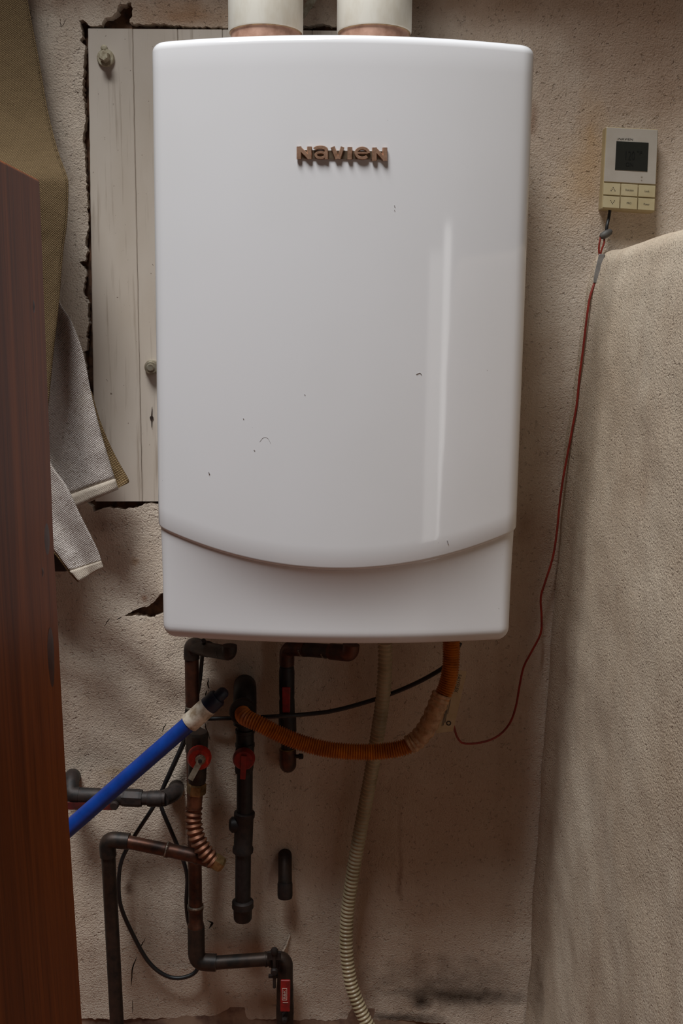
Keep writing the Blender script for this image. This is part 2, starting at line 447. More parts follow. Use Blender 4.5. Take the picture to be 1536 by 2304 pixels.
for (px, py, rx, ry, soft, col, amt, warp) in [
    (700, -20, .75, .05, .9, srgb(120, 82, 54), .75, (22, .9)), (1250, 0, .30, .06, .9, srgb(112, 84, 62), .7, (20, .9)),
    (1480, 60, .14, .14, .9, srgb(128, 96, 74), .6, (14, .8)), (1330, 130, .40, .26, 1, srgb(140, 110, 88), .6, (9, .8)),  # brown stain, plus a broad wash painted in to dim the overlit wall
    (420, 40, .10, .025, .8, srgb(150, 104, 62), .6, (30, .9)),
    (1330, 330, .03, .09, 1, srgb(168, 128, 74), .5, (40, .9)), (1300, 420, .05, .08, 1, srgb(176, 140, 92), .4, (40, .9)),
    (1195, 270, .012, .03, .8, srgb(120, 84, 60), .6, (60, .9)),
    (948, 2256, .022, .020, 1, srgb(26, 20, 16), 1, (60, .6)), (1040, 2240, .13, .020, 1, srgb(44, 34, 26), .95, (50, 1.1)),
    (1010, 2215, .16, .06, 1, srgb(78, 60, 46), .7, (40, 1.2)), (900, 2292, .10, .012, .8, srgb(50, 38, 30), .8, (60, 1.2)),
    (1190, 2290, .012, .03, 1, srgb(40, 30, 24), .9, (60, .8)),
    (820, 1900, .035, .40, 1, srgb(134, 92, 70), .45, (12, .7)), (900, 1930, .006, .10, 1, srgb(104, 64, 46), .55, (18, 3)),
    (1000, 1800, .13, .32, 1, srgb(150, 112, 88), .4, (10, .8)),
    (640, 1935, .022, .03, 1, srgb(70, 50, 40), .7, (40, .8)), (655, 2060, .016, .03, 1, srgb(112, 72, 56), .5, (40, .8)),
    (545, 2110, .03, .05, 1, srgb(120, 92, 76), .4, (30, .8)),
    (300, 1905, .04, .06, 1, srgb(120, 90, 66), .45, (40, .9)), (290, 2000, .012, .014, .8, srgb(92, 62, 40), .7, (70, 1.2)), (320, 1960, .05, .06, 1, srgb(112, 84, 64), .35, (60, 1.1)),
    (305, 1262, .008, .01, 1, srgb(150, 104, 52), .6, (80, .8)), (325, 1345, .006, .008, 1, srgb(140, 84, 48), .7, (80, .8)),
    (260, 1740, .03, .012, 1, srgb(160, 128, 84), .5, (60, 1)), (245, 1175, .06, .03, 1, srgb(120, 82, 60), .6, (30, .9)),
    (1230, 1250, .05, .22, 1, srgb(150, 116, 92), .45, (12, .8)), (1180, 1180, .02, .04, 1, srgb(120, 78, 56), .4, (40, .9)),
]:
    c, r = stain(px, py, rx, ry); B.append((c, r, soft, col, amt, warp))
M['plaster'] = plaster('plaster', srgb(212, 197, 180), srgb(192, 172, 152), B)
BR = []
for (px, py, Y, rx, rz, soft, col, amt, warp) in [(1235, 2210, -.02, .05, .07, 1, srgb(66, 52, 40), .8, (60, .8)), (1225, 2100, -.02, .05, .3, 1, srgb(120, 94, 72), .5, (60, .6)),
                                             (1270, 1500, -.02, .05, .5, 1, srgb(150, 122, 96), .35, (20, 1))]:
    p = P(px, py, Y); BR.append(((p.x, p.y, p.z), (rx, .07, rz), soft, col, amt, warp))
M['plaster_side'] = plaster('plaster_side', srgb(196, 180, 160), srgb(180, 160, 138), BR)

V, Fc = build_wall()
wall = mesh('wall_back', V, Fc, M['plaster'], None)
tag(wall, 'cracked off-white plaster wall behind the white water heater', 'wall', kind='structure')
# adobe core behind the broken plaster
V, Fc = [], []
nx, nz = 120, 150
x0, x1, z0, z1 = -.60, .30, .85, 1.95
for j in range(nz + 1):
    for i in range(nx + 1):
        x = x0 + (x1 - x0) * i / nx; z = z0 + (z1 - z0) * j / nz; p = Vector((x, 0, z))
        V.append(Vector((x, .013 + .007 * noise.noise(p * 40) + .003 * noise.noise(p * 110), z)))
for j in range(nz):
    for i in range(nx):
        a = j * (nx + 1) + i; Fc.append((a, a + 1, a + nx + 2, a + nx + 1))
mesh('adobe_core', V, Fc, M['adobe'], wall)['label'] = 'dark brown adobe showing in the gaps of the plaster'
vb, fb = box((-1.6, .05, 0), (1.6, .2, 2.7)); mesh('masonry', vb, fb, M['adobe'], wall, smooth=False)
# raised flake of plaster above the pipe clamp
a = [P(653, 2104, -.008), P(645, 2128, -.012), P(634, 2148, -.012), P(628, 2158, -.006)]
b = [P(656, 2108, .004), P(651, 2132, .004), P(648, 2150, .004), P(640, 2166, .004)]
c = [p + Vector((-.002, .003, 0)) for p in a]
mesh('plaster_flake', a + b + c, [(i, i + 1, i + 5, i + 4) for i in range(3)] + [(i, i + 1, i + 9, i + 8) for i in range(3)], M['plaster'], wall, smooth=False)

# lower course the plaster ends on
vb, fb = box((-1.6, .004, 0), (1.6, .05, LEDGE + .02))
lw = mesh('baseboard_back', vb, fb, simple('stone_base', srgb(150, 124, 104), srgb(88, 62, 54), .9, 0, 30, .8, 60), None, smooth=False)
tag(lw, 'rough stained base course under the plaster wall', 'baseboard', kind='structure')
vb, fb = box((-1.6, -3.2, -.1), (1.6, .05, 0))
tag(mesh('floor', vb, fb, M['terracotta'], None, smooth=False), 'terracotta floor below the plaster wall', 'floor', kind='structure')

vb, fb = box((-1.6, -.34, 2.35), (1.6, .05, 2.45))  # unseen overhang, added and sized to keep skylight off the upper wall
tag(mesh('shade_eave', vb, fb, M['dark_wood'], None, smooth=False), 'unseen dark eave added to shade the head of the plaster wall', 'shade_eave', kind='structure')
# partition on the right: runs from the wall towards the room, leans out towards its foot
CORN = [(1364, 566), (1338, 660), (1318, 780), (1297, 960), (1276, 1200), (1258, 1420), (1240, 1700), (1216, 2050), (1196, 2300)]
prof = [P(x, y, -.005) for x, y in CORN]
prof.append(prof[-1] + Vector((-.012, 0, -prof[-1].z)))
def face_x(z):
    for a, b in zip(prof, prof[1:]):
        if b.z <= z <= a.z: return a.x + (b.x - a.x) * (a.z - z) / (a.z - b.z)
    return prof[0].x if z > prof[0].z else prof[-1].x
TOPZ = P(1362, 561, 0).z
rows = []
nz = 110
for j in range(nz + 1):
    z = (TOPZ - .03) * j / nz; rows.append((face_x(z), z))
for k in range(1, 7):
    an = PI / 2 * k / 6; rows.append((face_x(TOPZ - .03) + .03 * (1 - math.cos(an)), TOPZ - .03 + .03 * math.sin(an)))
for k in range(1, 13): rows.append((face_x(TOPZ) + .03 + .30 * k / 12, TOPZ))
ny = 60; V, Fc = [], []
for (x, z) in rows:
    for i in range(ny + 1):
        y = .02 - .69 * i / ny; p = Vector((x, y, z))
        d = .005 * noise.noise(p * 6) + .0022 * noise.noise(p * 20) + .001 * noise.noise(p * 55)
        s = math.exp(-((y) / .02) ** 2) * .012          # soft fillet into the back wall
        V.append(Vector((x + d - s, y, z + d * .6)))
for j in range(len(rows) - 1):
    for i in range(ny):
        a = j * (ny + 1) + i; Fc.append((a, a + 1, a + ny + 2, a + ny + 1))
# outer end and far side
n = len(V); ex = rows[-1][0]
ring = [j * (ny + 1) + ny for j in range(len(rows))]
V.append(Vector((ex, .02 - .69, 0))); Fc.append(tuple(ring + [n]))
V.append(Vector((ex, .02, 0))); Fc.append((n, len(rows) * (ny + 1) - 1, (len(rows) - 1) * (ny + 1), n + 1))
wr = mesh('wall_right', V, Fc, M['plaster_side'], None)
tag(wr, 'half-height plastered partition standing out from the cracked wall', 'wall', kind='structure')

# ------------------------------------------------------------------ mounting board
t = thing('mounting_board', P(213, 1129, -.004), 'white-painted plank panel set into broken plaster behind the heater', 'board')
tx = [197, 298, 399, 500, 601, 702, 803, 902]; bx = [213, 320, 421, 520, 615, 710, 805, 897]
for i in range(7):
    a, b = P(tx[i] + .45, 64 + i * .9, -.003), P(tx[i + 1] - .3, 64.5 + i, -.003)
    c, d = P(bx[i + 1] - .3, 1128, -.003), P(bx[i] + .45, 1128, -.003)
    V, Fc = [], []
    nzz = 60
    for j in range(nzz + 1):
        s = j / nzz; e0 = a.lerp(d, s); e1 = b.lerp(c, s)
        jit = .0009 * noise.noise(Vector((i * 7.3, 0, s * 30)))
        wid = (e1 - e0)
        e0 = e0 + Vector((.0006 * noise.noise(Vector((i, 5, s * 40))), 0, 0)); e1 = e1 + Vector((.0006 * noise.noise(Vector((i + 1, 5, s * 40))), 0, 0))
        top = Vector((0, 0, 0))
        V += [e0 + Vector((0, .02, 0)), e0 + Vector((0, .001, 0)), e0 + Vector((.001, 0, 0)), e1 + Vector((-.001, 0, 0)), e1 + Vector((0, .001, 0)), e1 + Vector((0, .02, 0))]
    for j in range(nzz):
        for k in range(5):
            q = j * 6 + k; Fc.append((q, q + 1, q + 7, q + 6))
    Fc.append((0, 1, 2, 3, 4, 5)); q = nzz * 6; Fc.append((q + 5, q + 4, q + 3, q + 2, q + 1, q))
    mesh('plank', V, Fc, M['board'], t)
p = P(341, 940, -.0045); vl, fl = lathe(p, p + Vector((0, .002, 0)), [(0, .0028), (1, .0022)], 9)
q = [P(342, 915, -.0045), P(341, 938, -.0045), P(341, 962, -.0045)]
vt, ft = tube(q, [.0003, .0010, .0003], 6)
mesh('nail_hole', *join((vl, fl), (vt, ft)), M['dark_wood'], t)

# bolts
p = P(238, 131, -.004)
t = thing('hex_bolt', p, 'hex bolt with wide washer and dried paint on the white plank panel', 'bolt')
r = rad(19.5, p); D = Vector((0, -1, 0))
mesh('washer', *lathe(p + Vector((0, .002, 0)), p + D * .004, [(0, r), (.7, r), (1, r * .92)], 28), M['bolt_paint'], t)
mesh('bolt_head', *lathe(p + D * .003, p + D * .016, [(0, r * .62), (.88, r * .62), (1, r * .52)], 6), M['bolt_paint'], t, smooth=False)
q = P(234, 109, -.006); mesh('paint_blob', *lathe(q + Vector((0, .002, 0)), q + D * .003, [(0, r * .42), (.6, r * .40), (1, r * .2)], 9), M['bolt_paint'], t)
p = P(342, 826, -.004)
t = thing('anchor_bolt', p, 'round nut and washer on threaded rod beside the edge of the heater', 'bolt')
r = rad(16.5, p)
mesh('washer', *lathe(p + Vector((0, .002, 0)), p + D * .005, [(0, r), (.8, r), (1, r * .9)], 28), M['steel'], t)
mesh('nut', *lathe(p + D * .004, p + D * .011, [(0, r * .85), (.7, r * .85), (1, r * .7)], 24), M['steel'], t)
mesh('rod_end', *lathe(p + D * .008, p + D * .016, [(0, r * .5), (.8, r * .5), (1, r * .4)], 16), M['steel'], t)

# ------------------------------------------------------------------ water heater
YS = -.195; YC = -.272; YB = -.014; R = .66; RC = .024
TL, TR = P(350, 140, YS), P(1193, 145, YS); BL, BRt = P(365.5, 1360, YS), P(1148, 1364, YS)
ZT = P(768, 78, YC + .008).z; ZB = P(765, 1450, YC + .026).z
def wid(z):
    s = (TL.z - z) / (TL.z - BL.z); a = TL.lerp(BL, s).x; b = TR.lerp(BRt, s).x; return (a + b) / 2, (b - a) / 2
ZC0 = P(768, 1283, YC).z
def zcrease(s): return ZC0 + .044 * min(s, 1) ** 2
NA, NC, NS = 56, 9, 6
def ring(z, d):
    cx, w = wid(z); sp = (w - RC) / (R - RC); ph = math.asin(sp); out = []
    cy = YC + R
    right = []
    for i in range(NA + 1):
        a = -ph + 2 * ph * i / NA; right.append((R - d, a, 0, cy))
    pts = [Vector((cx + (R - d) * math.sin(a), cy - (R - d) * math.cos(a), z)) for (_, a, _, _) in right]
    ccx, ccy = (R - RC) * math.sin(ph), cy - (R - RC) * math.cos(ph)
    rc = max(RC - d, .001)
    cr = [Vector((cx + ccx + rc * math.sin(ph + (PI / 2 - ph) * k / NC), ccy - rc * math.cos(ph + (PI / 2 - ph) * k / NC), z)) for k in range(1, NC + 1)]
    sr = [Vector((cx + w - d, ccy + (YB - ccy) * k / NS, z)) for k in range(1, NS + 1)]
    mir = lambda L: [Vector((2 * cx - v.x, v.y, v.z)) for v in L]
    return mir(sr)[::-1] + mir(cr)[::-1] + pts + cr + sr
rows = []
RT, RB = .011, .017
for k in range(7):
    an = PI / 2 * (1 - k / 6); rows.append(lambda s, an=an: (ZT - RT + RT * math.sin(an), RT * (1 - math.cos(an))))
for k in range(1, 25): rows.append(lambda s, k=k: ((ZT - RT) + (zcrease(s) + .004 - ZT + RT) * k / 24, 0))
def dep(s): return .0016 + .0125 * (1 - min(s, 1) ** 2) ** .8
rows.append(lambda s: (zcrease(s) + .0018, .0007))
rows.append(lambda s: (zcrease(s) + .0004, .002))
rows.append(lambda s: (zcrease(s) - .0004, .0030))
def low(s, t):
    zc = zcrease(s) - .001; D_ = dep(s)
    return zc + (ZB + RB - zc) * t, .0030 + D_ * (1 - (1 - t) ** 2.2)
for k in range(0, 31): rows.append(lambda s, k=k: low(s, (k / 30) ** 1.15))
for k in range(1, 8):
    an = PI / 2 * k / 7; rows.append(lambda s, an=an: (ZB + RB - RB * math.sin(an), dep(s) + .003 + RB * (1 - math.cos(an))))
base_ring = ring(1.2, 0); ncol = len(base_ring); cx0, w0 = wid(1.2)
S = [abs(v.x - cx0) / w0 for v in base_ring]
S = [1.0 if (i < NS or i >= ncol - NS) else s for i, s in enumerate(S)]
V, Fc = [], []
for f in rows:
    cache = {}
    for i in range(ncol):
        z, d = f(S[i]); key = (round(z, 7), round(d, 7))
        if key not in cache: cache[key] = ring(z, d)
        V.append(cache[key][i])
for j in range(len(rows) - 1):
    for i in range(ncol - 1):
        a = j * ncol + i; Fc.append((a, a + 1, a + ncol + 1, a + ncol))
NLIP = 7 + 24 + 3                                         # rows down to the lip
up_f, lo_f = Fc[:(NLIP) * (ncol - 1)], Fc[(NLIP) * (ncol - 1):]
up_f.append(tuple(range(ncol))); e = (len(rows) - 1) * ncol; lo_f.append(tuple(range(e + ncol - 1, e - 1, -1)))
heater = thing('water_heater', (0, YB, ZB), 'white wall-hung tankless water heater with curved front and metal nameplate', 'water heater')
mesh('casing', V, up_f, M['shell'], heater); mesh('lower_panel', V, lo_f, M['shell_satin'], heater)
# nameplate: swept letter strokes on the curved front
def badge_pt(cxp, cyp, h):
    px, py = 640 + cxp / 5.908, 300 + cyp / 5.908
    p = P(px, py, YC); cx, w = wid(p.z); dx = p.x - cx
    y = YC + R - math.sqrt(R * R - dx * dx); p = P(px, py, y); n = Vector(((p.x - cx), y - (YC + R), 0)).normalized()
    return p + n * h
badge = thing('nameplate', (0, YC, 1.55), None, None); badge.parent = heater
badge.location = Vector((0, YC, 1.55)) - Vector((0, YB, ZB)); badge['label'] = 'raised bronzed metal nameplate'
def stroke(pts, wd, h0=.0012, h1=.0042, bev=.72):
    """raised bevelled stroke; pts in nameplate units"""
    n = len(pts); V, Fc = [], []
    for i, (x, y) in enumerate(pts):
        a = pts[max(i - 1, 0)]; b = pts[min(i + 1, n - 1)]; dx, dy = b[0] - a[0], b[1] - a[1]; l = math.hypot(dx, dy); nx, ny = -dy / l, dx / l
        ww = (wd[i] if isinstance(wd, list) else wd) / 2
        for k, (o, h) in enumerate(((-1, h0), (-1, h1 * .7), (-bev, h1), (bev, h1), (1, h1 * .7), (1, h0))):
            V.append(badge_pt(x + nx * ww * o, y + ny * ww * o, h))
    for i in range(n - 1):
        for k in range(5):
            q = i * 6 + k; Fc.append((q, q + 1, q + 7, q + 6))
    Fc.append(tuple(range(6))); q = (n - 1) * 6; Fc.append(tuple(range(q + 5, q - 1, -1)))
    return V, Fc
def arc(cx, cy, rx, ry, a0, a1, n=18): return [(cx + rx * math.cos(math.radians(a0 + (a1 - a0) * i / n)), cy - ry * math.sin(math.radians(a0 + (a1 - a0) * i / n))) for i in range(n + 1)]
def enn(x0, x1, y0, y1): return [stroke([(x0 + 33, y0), (x0 + 33, y1)], 66), stroke([(x1 - 33, y0), (x1 - 33, y1)], 66), stroke([(x0 + 30, y0 + 12), (x1 - 30, y1 - 12)], 58)]
letters = [enn(163, 367, 184, 350),
           [stroke(arc(478, 228, 78, 36, 165, 0) + [(556, 250), (556, 352)], 52), stroke(arc(480, 296, 62, 38, 0, 360, 26), 40)],
           [stroke([(640, 188), (700, 346)], 60), stroke([(770, 188), (720, 346)], 52)],
           [stroke([(867, 190), (867, 354)], 66)],
           [stroke([(965, 268), (1100, 268)], 30), stroke(arc(1030, 270, 82, 66, 0, 320, 30), 46)],
           enn(1160, 1362, 196, 372)]
for L in letters: mesh('letter', *join(*L), M['chrome'], badge)
pl = [(180, 205), (1345, 215), (1345, 345), (180, 330)]
V = []; n = 24
for h in (.0, .0016):
    for yy in (0, 1):
        for i in range(n + 1):
            s = i / n; x = 175 + 1175 * s; y = (225 if not yy else 335) + 16 * s
            V.append(badge_pt(x, y, h))
m_ = n + 1; Fc = []
for i in range(n):
    Fc += [(2 * m_ + i, 2 * m_ + i + 1, 3 * m_ + i + 1, 3 * m_ + i), (i, i + 1, 2 * m_ + i + 1, 2 * m_ + i), (m_ + i, m_ + i + 1, 3 * m_ + i + 1, 3 * m_ + i)]
mesh('backing', V, Fc, M['badge_base'], badge)
def scuff(pp, w):
    q = []
    for x, y in pp:
        p = P(x, y, YC); cx, _ = wid(p.z); dx = p.x - cx; yy = YC + R - math.sqrt(R * R - dx * dx)
        q.append(P(x, y, yy - .0001))
    mesh('scuff_mark', *tube(catmull(q, 5), w, 5), M['scuff'], heater)
for pp, w_ in (([(887, 462), (888, 466)], .0005), ([(887, 472), (888, 475)], .0004), ([(469, 1062), (471, 1066)], .0006), ([(571, 1012), (573, 1014)], .0005), ([(584, 994), (592, 985), (602, 986), (609, 998)], .00012),
               ([(936, 842), (944, 839), (948, 843)], .0004), ([(1006, 1216), (1008, 1224)], .0006), ([(547, 941), (548, 943)], .0005), ([(685, 887), (686, 889)], .0005)):
    scuff(pp, w_)
# inlets and outlets under the casing
for nm, px, Y, rr, mt in (('outlet_fitting', 513, -.135, 13, 'brass'), ('inlet_fitting', 790, -.135, 13, 'copper'), ('drain_fitting', 866, -.10, 19, 'hose'), ('gas_fitting', 1015, -.125, 26, 'black_iron')):
    p = P(px, 1452, Y); top = Vector((p.x, Y, ZB + .004)); bot = Vector((p.x, Y, ZB - .012)); q = rad(rr, p)
    mesh(nm, *lathe(top, bot, [(0, q), (.85, q), (1, q * .9)], 6 if nm == 'gas_fitting' else 18), M[mt], heater, smooth=nm != 'gas_fitting')

# vents
for px, lab in ((599, 'white plastic vent collar and pipe nearer the broken plaster corner'), (841, 'white plastic vent collar and pipe nearer the wall controller')):
    p = P(px, 66, -.105); r = rad(83.5, p)
    base = Vector((p.x, -.115, ZT)); t = thing('vent_pipe', base, lab, 'vent pipe', 'vent pipes on top of the heater')
    zr = P(px, 78, -.115).z
    up = lambda z: Vector((p.x, -.115, z))
    mesh('flange', *lathe(up(ZT - .002), up(zr + .012), [(0, r * .99), (.35, r * .99), (.36, r * .93), (1, r * .93)], 48), M['gasket'], t)
    mesh('rim', *lathe(up(zr), up(zr + .005), [(0, r * .97), (.5, r * .985), (1, r * .97)], 48), M['pvc_edge'], t)
    mesh('collar', *lathe(up(zr + .0008), up(zr + .062), [(0, r * .975), (.03, r), (.82, r), (1, r * .93)], 48), M['pvc'], t)
    mesh('pipe', *lathe(up(zr + .055), up(2.35), [(0, r * .9), (1, r * .9)], 48), M['pvc'], t)
a, b = P(672, 45, -.05), P(722, -30, -.05)
tag(mesh('strap_iron', *bar(a, b, (1, 0, 1), rad(16, a), .003), M['steel'], None, False, origin=a), 'thin grey metal strap slanting between the two vent pipes', 'strap')

# ------------------------------------------------------------------ wooden upright, cloths
YP = -.50
top = P(90, 404, YP); zt = top.z
edge = [P(90, 404, YP), P(105, 780, YP), P(121, 1200, YP), P(147, 1700, YP), P(186, 2304, YP)]
dz = (edge[-1] - edge[-2]); edge.append(edge[-1] + dz * (edge[-1].z / -dz.z))
up = thing('wooden_upright', (edge[-1].x, YP, 0), 'reddish-brown stained wooden upright beside the plaster wall, cloth hanging behind it', 'post')
V, Fc = [], []
yn = YP - .34; th = .085
for e in edge:
    for (dx, y) in ((0, YP), (0, yn), (-th, yn), (-th, YP)): V.append(Vector((e.x + dx, y, e.z)))
for j in range(len(edge) - 1):
    for k in range(4):
        a = j * 4 + k; b = j * 4 + (k + 1) % 4; Fc.append((a, b, b + 4, a + 4))
Fc += [(0, 1, 2, 3), tuple(range(len(V) - 1, len(V) - 5, -1))]
bevel(mesh('board', V, Fc, M['post'], up), .003, 3)
def on_face(px, py):
    """point of the upright's right face seen at a pixel"""
    d = ROT @ Vector(((px - 768) / F, -(py - 1152) / F, -1)); lo, hi = 0.5, 2.0
    for _ in range(40):
        m = (lo + hi) / 2; p = CAM + d * m; fx = edge[-1].x
        for a, b in zip(edge, edge[1:]):
            if b.z <= p.z <= a.z: fx = a.x + (b.x - a.x) * (a.z - p.z) / (a.z - b.z)
        if p.x < fx: hi = m
        else: lo = m
    return CAM + d * lo
for px, py, ry, rz in ((106, 1218, .012, .022), (116, 1500, .014, .040), (96, 1288, .004, .006), (76, 690, .004, .008)):
    c = on_face(px, py); V = [c + Vector((.0012, 0, 0))]; n = 18
    for k in range(n): a = 2 * PI * k / n; V.append(c + Vector((-.0004, ry * math.cos(a), rz * math.sin(a))))
    mesh('knot', V, [(0, 1 + k, 1 + (k + 1) % n) for k in range(n)], M['knot'], up)
a = P(95, 1246, -.02); b = P(150, 1286, -.02)
blk = bevel(mesh('wood_block', *box((a.x, -.022, b.z), (b.x, .004, a.z)), M['dark_wood'], None, False, origin=((a.x + b.x) / 2, 0, b.z)), .002)
tag(blk, 'small dark wooden block on the wall behind the lower towel corner', 'block')

def sheet(rows, nx, wave=0, wf=2.0, ph=0, sub=6):
    """rows: (left px, left py, right px, right py, Y left, Y right), smoothly interpolated"""
    L = catmull([Vector((r[0], r[1], r[4])) for r in rows], sub); Rr = catmull([Vector((r[2], r[3], r[5])) for r in rows], sub)
    V, Fc = [], []
    for j, (a, b) in enumerate(zip(L, Rr)):
        for i in range(nx + 1):
            s = i / nx; q = a.lerp(b, s); tt = j / len(L)
            yy = q.z + wave * math.sin(PI * wf * s + ph + 2.5 * tt) * (.4 + .6 * tt) + .0015 * noise.noise(Vector((q.x * .05, q.y * .03, ph)))
            V.append(P(q.x, q.y, yy))
    for j in range(len(L) - 1):
        for i in range(nx):
            a = j * (nx + 1) + i; Fc.append((a, a + 1, a + nx + 2, a + nx + 1))
    return V, Fc
def hemmed(name, V, Fc, nx, bands, parent):
    """towel sheet whose last rows are a turned, thicker hem"""
    k = int(bands * 2) * nx; body, hem = Fc[:-k], Fc[-k:]
    solid(mesh(name, V, body, M['towel'], parent), .002)
    solid(mesh('hem', [v + Vector((0, -.0008, 0)) for v in V], hem, M['hem'], parent), .004)
def solid(o, th):
    m = o.modifiers.new('thickness', 'SOLIDIFY'); m.thickness = th; m.offset = 0; return o
rows = [(-300, -860, -110, -860, -.05, -.05), (-300, -560, -50, -560, -.05, -.05), (-310, -260, 20, -260, -.055, -.05), (-310, -60, 54, -40, -.06, -.052), (-300, 130, 86, 130, -.07, -.06), (-290, 250, 107, 250, -.085, -.075), (-280, 335, 130, 340, -.10, -.10), (-270, 385, 149, 393, -.115, -.122),
        (-260, 425, 153, 422, -.118, -.128), (-250, 500, 150, 500, -.115, -.13), (-240, 570, 141, 570, -.115, -.127), (-230, 690, 131, 690, -.115, -.125), (-220, 800, 119, 800, -.115, -.125), (-200, 940, 106, 935, -.115, -.125)]
V, Fc = sheet(rows, 40, .004, 4.4, .3)
cv = mesh('canvas_cloth', V, Fc, M['canvas'], None, origin=P(90, 930, -.12)); solid(cv, .0016)
tag(cv, 'tan ribbed canvas sheet hanging down behind the top of the wooden upright', 'cloth')
# selvedge cord along the canvas edge
ed = catmull([P(r[2] - 1, r[3], r[5] - .0012) for r in rows], 6); mesh('selvedge', *tube(ed, .0012, 6), M['canvas'], cv)
ed = catmull([P(r[2] - 5, r[3], r[5] - .0008) for r in rows], 6); mesh('selvedge', *tube(ed, .0010, 6), M['canvas'], cv)

tw = thing('towel', P(180, 1300, -.10), 'pale grey woven towel with cream hems hanging beside the painted panel', 'towel')
rows = [(-150, 470, 90, 470, -.07, -.07), (-130, 530, 100, 530, -.08, -.08), (-110, 600, 118, 610, -.085, -.085), (-90, 680, 135, 682, -.088, -.083), (-70, 730, 160, 722, -.09, -.08), (-60, 800, 187, 795, -.092, -.078), (-50, 880, 204, 880, -.094, -.075), (-50, 960, 224, 965, -.096, -.074),
        (-50, 1100, 245, 1036, -.098, -.072), (-50, 1238, 265, 1101, -.098, -.07)]
V, Fc = sheet(rows, 56, .013, 4.8, 1.0, 8)
hemmed('front_drape', V, Fc, 56, 1.5, tw)
V, Fc = sheet([(190, 880, 206, 880, -.066, -.062), (205, 950, 226, 950, -.064, -.058), (225, 1020, 256, 1020, -.062, -.05), (250, 1082, 287, 1076, -.06, -.045), (262, 1096, 287, 1086, -.058, -.045)], 10, .002, 1.5, 0)
solid(mesh('back_fold', V, Fc, M['hem_brown'], tw), .002)
V, Fc = sheet([(262, 1092, 286, 1078, -.06, -.048), (264, 1099, 288, 1086, -.06, -.048)], 6); solid(mesh('hem', V, Fc, M['hem_brown'], tw), .004)
rows = [(-60, 960, 96, 1010, -.112, -.112), (-50, 1010, 122, 1056, -.113, -.114), (-35, 1065, 150, 1095, -.114, -.114), (10, 1130, 180, 1158, -.114, -.114), (118, 1235, 212, 1222, -.114, -.112), (146, 1270, 225, 1252, -.114, -.11), (178, 1308, 232, 1276, -.113, -.109)]
V, Fc = sheet(rows, 24, .005, 2.2, 2.2, 8)
hemmed('lower_corner', V, Fc, 24, 2.5, tw)
ed = catmull([P(x, y, -.1155) for x, y in ((118, 1238), (132, 1254), (150, 1278), (165, 1296), (177, 1308))], 5); mesh('edging', *tube(ed, .0016, 6), M['hem_brown'], tw)

# ------------------------------------------------------------------ plumbing
def pipe(name, pp, rpx, mat, parent, fil=.014, seg=18, org=None):
    """pp: (px, py, Y); corners rounded"""
    pts = [P(*q) for q in pp]; r = rad(rpx, pts[len(pts) // 2])
    return mesh(name, *tube(fillet(pts, fil), r, seg), M[mat], parent)
def fit(name, a, b, rpx, mat, parent, e=.15, d=.0012, seg=20):
    p, q = P(*a), P(*b); return mesh(name, *ringfit(p, q, rad(rpx, p), e, d, seg), M[mat], parent)
def collar(name, a, b, rpx, mat, parent, seg=18, smooth=True):
    p, q = P(*a), P(*b); r = rad(rpx, p); return mesh(name, *lathe(p, q, [(0, r * .93), (.15, r), (.85, r), (1, r * .93)], seg), M[mat], parent, smooth)
def disc(name, c, rpx, th, mat, parent, seg=26, tilt=(0, -1, 0)):
    p = P(*c); r = rad(rpx, p); d = Vector(tilt).normalized()
    return mesh(name, *lathe(p, p + d * th, [(0, r), (.6, r), (1, r * .82)], seg), M[mat], parent)

# main copper riser on the left
Y0 = -.045
t = thing('copper_riser', P(445, 2160, Y0), 'copper pipe running from heater down to a red-handled valve by the clamp', 'pipe')
pipe('elbow', [(516, 1452, -.135), (516, 1470, -.135), (470, 1462, -.10)], 17, 'copper_dark', t, .014)
pipe('pipe', [(500, 1468, -.125), (440, 1456, -.058)], 15, 'copper_dark', t)
pipe('elbow', [(462, 1460, -.075), (431, 1450, Y0), (431, 1482, Y0)], 18, 'copper_dark', t, .016)
collar('coupling', (469, 1461, -.082), (461, 1459, -.073), 18.5, 'copper_dark', t)
pipe('pipe', [(431, 1478, Y0), (433, 1600, Y0), (436, 1800, Y0), (440, 2060, Y0)], 15.5, 'copper', t)
collar('solder_ring', (432.5, 1588, Y0), (432.6, 1593, Y0), 16.5, 'solder', t)
collar('coupling', (432.6, 1594, Y0), (434, 1650, Y0), 17.5, 'copper_dark', t)
mesh('tee', *join(ringfit(P(434, 1640, Y0), P(437, 1690, Y0), rad(20, P(434, 1640, Y0)), .2), tube([P(438, 1662, -.04), P(444, 1660, -.088)], rad(20, P(440, 1660, -.06)), 18)), M['copper_dark'], t)
collar('valve_body', (444, 1646, -.092), (444, 1690, -.092), 25, 'copper_dark', t, 8, False)
collar('valve_body', (446, 1672, -.092), (443, 1760, -.092), 21, 'copper_dark', t)
disc('valve_cap', (449, 1702, -.108), 27, .012, 'red', t)
disc('handle_hub', (451, 1708, -.119), 12, .005, 'steel', t)
mesh('lever', *bar(P(455, 1704, -.125), P(428, 1754, -.128), (1, 0, .5), rad(13, P(440, 1730, -.125)), .0028), M['steel'], t, False)
p = P(451, 1710, -.123); mesh('lever_nut', *lathe(p, p + Vector((0, -.006, 0)), [(0, .0032), (1, .003)], 6), M['iron_rust'], t, False)
fit('coupling', (439.5, 2036, Y0), (441, 2090, Y0), 18, 'copper', t, .2)
collar('solder_ring', (439.5, 2036, Y0), (439.5, 2041, Y0), 18.5, 'solder', t)
pipe('elbow', [(441, 2085, Y0), (442, 2164, Y0), (486, 2166, Y0)], 19, 'copper_dark', t, .02)
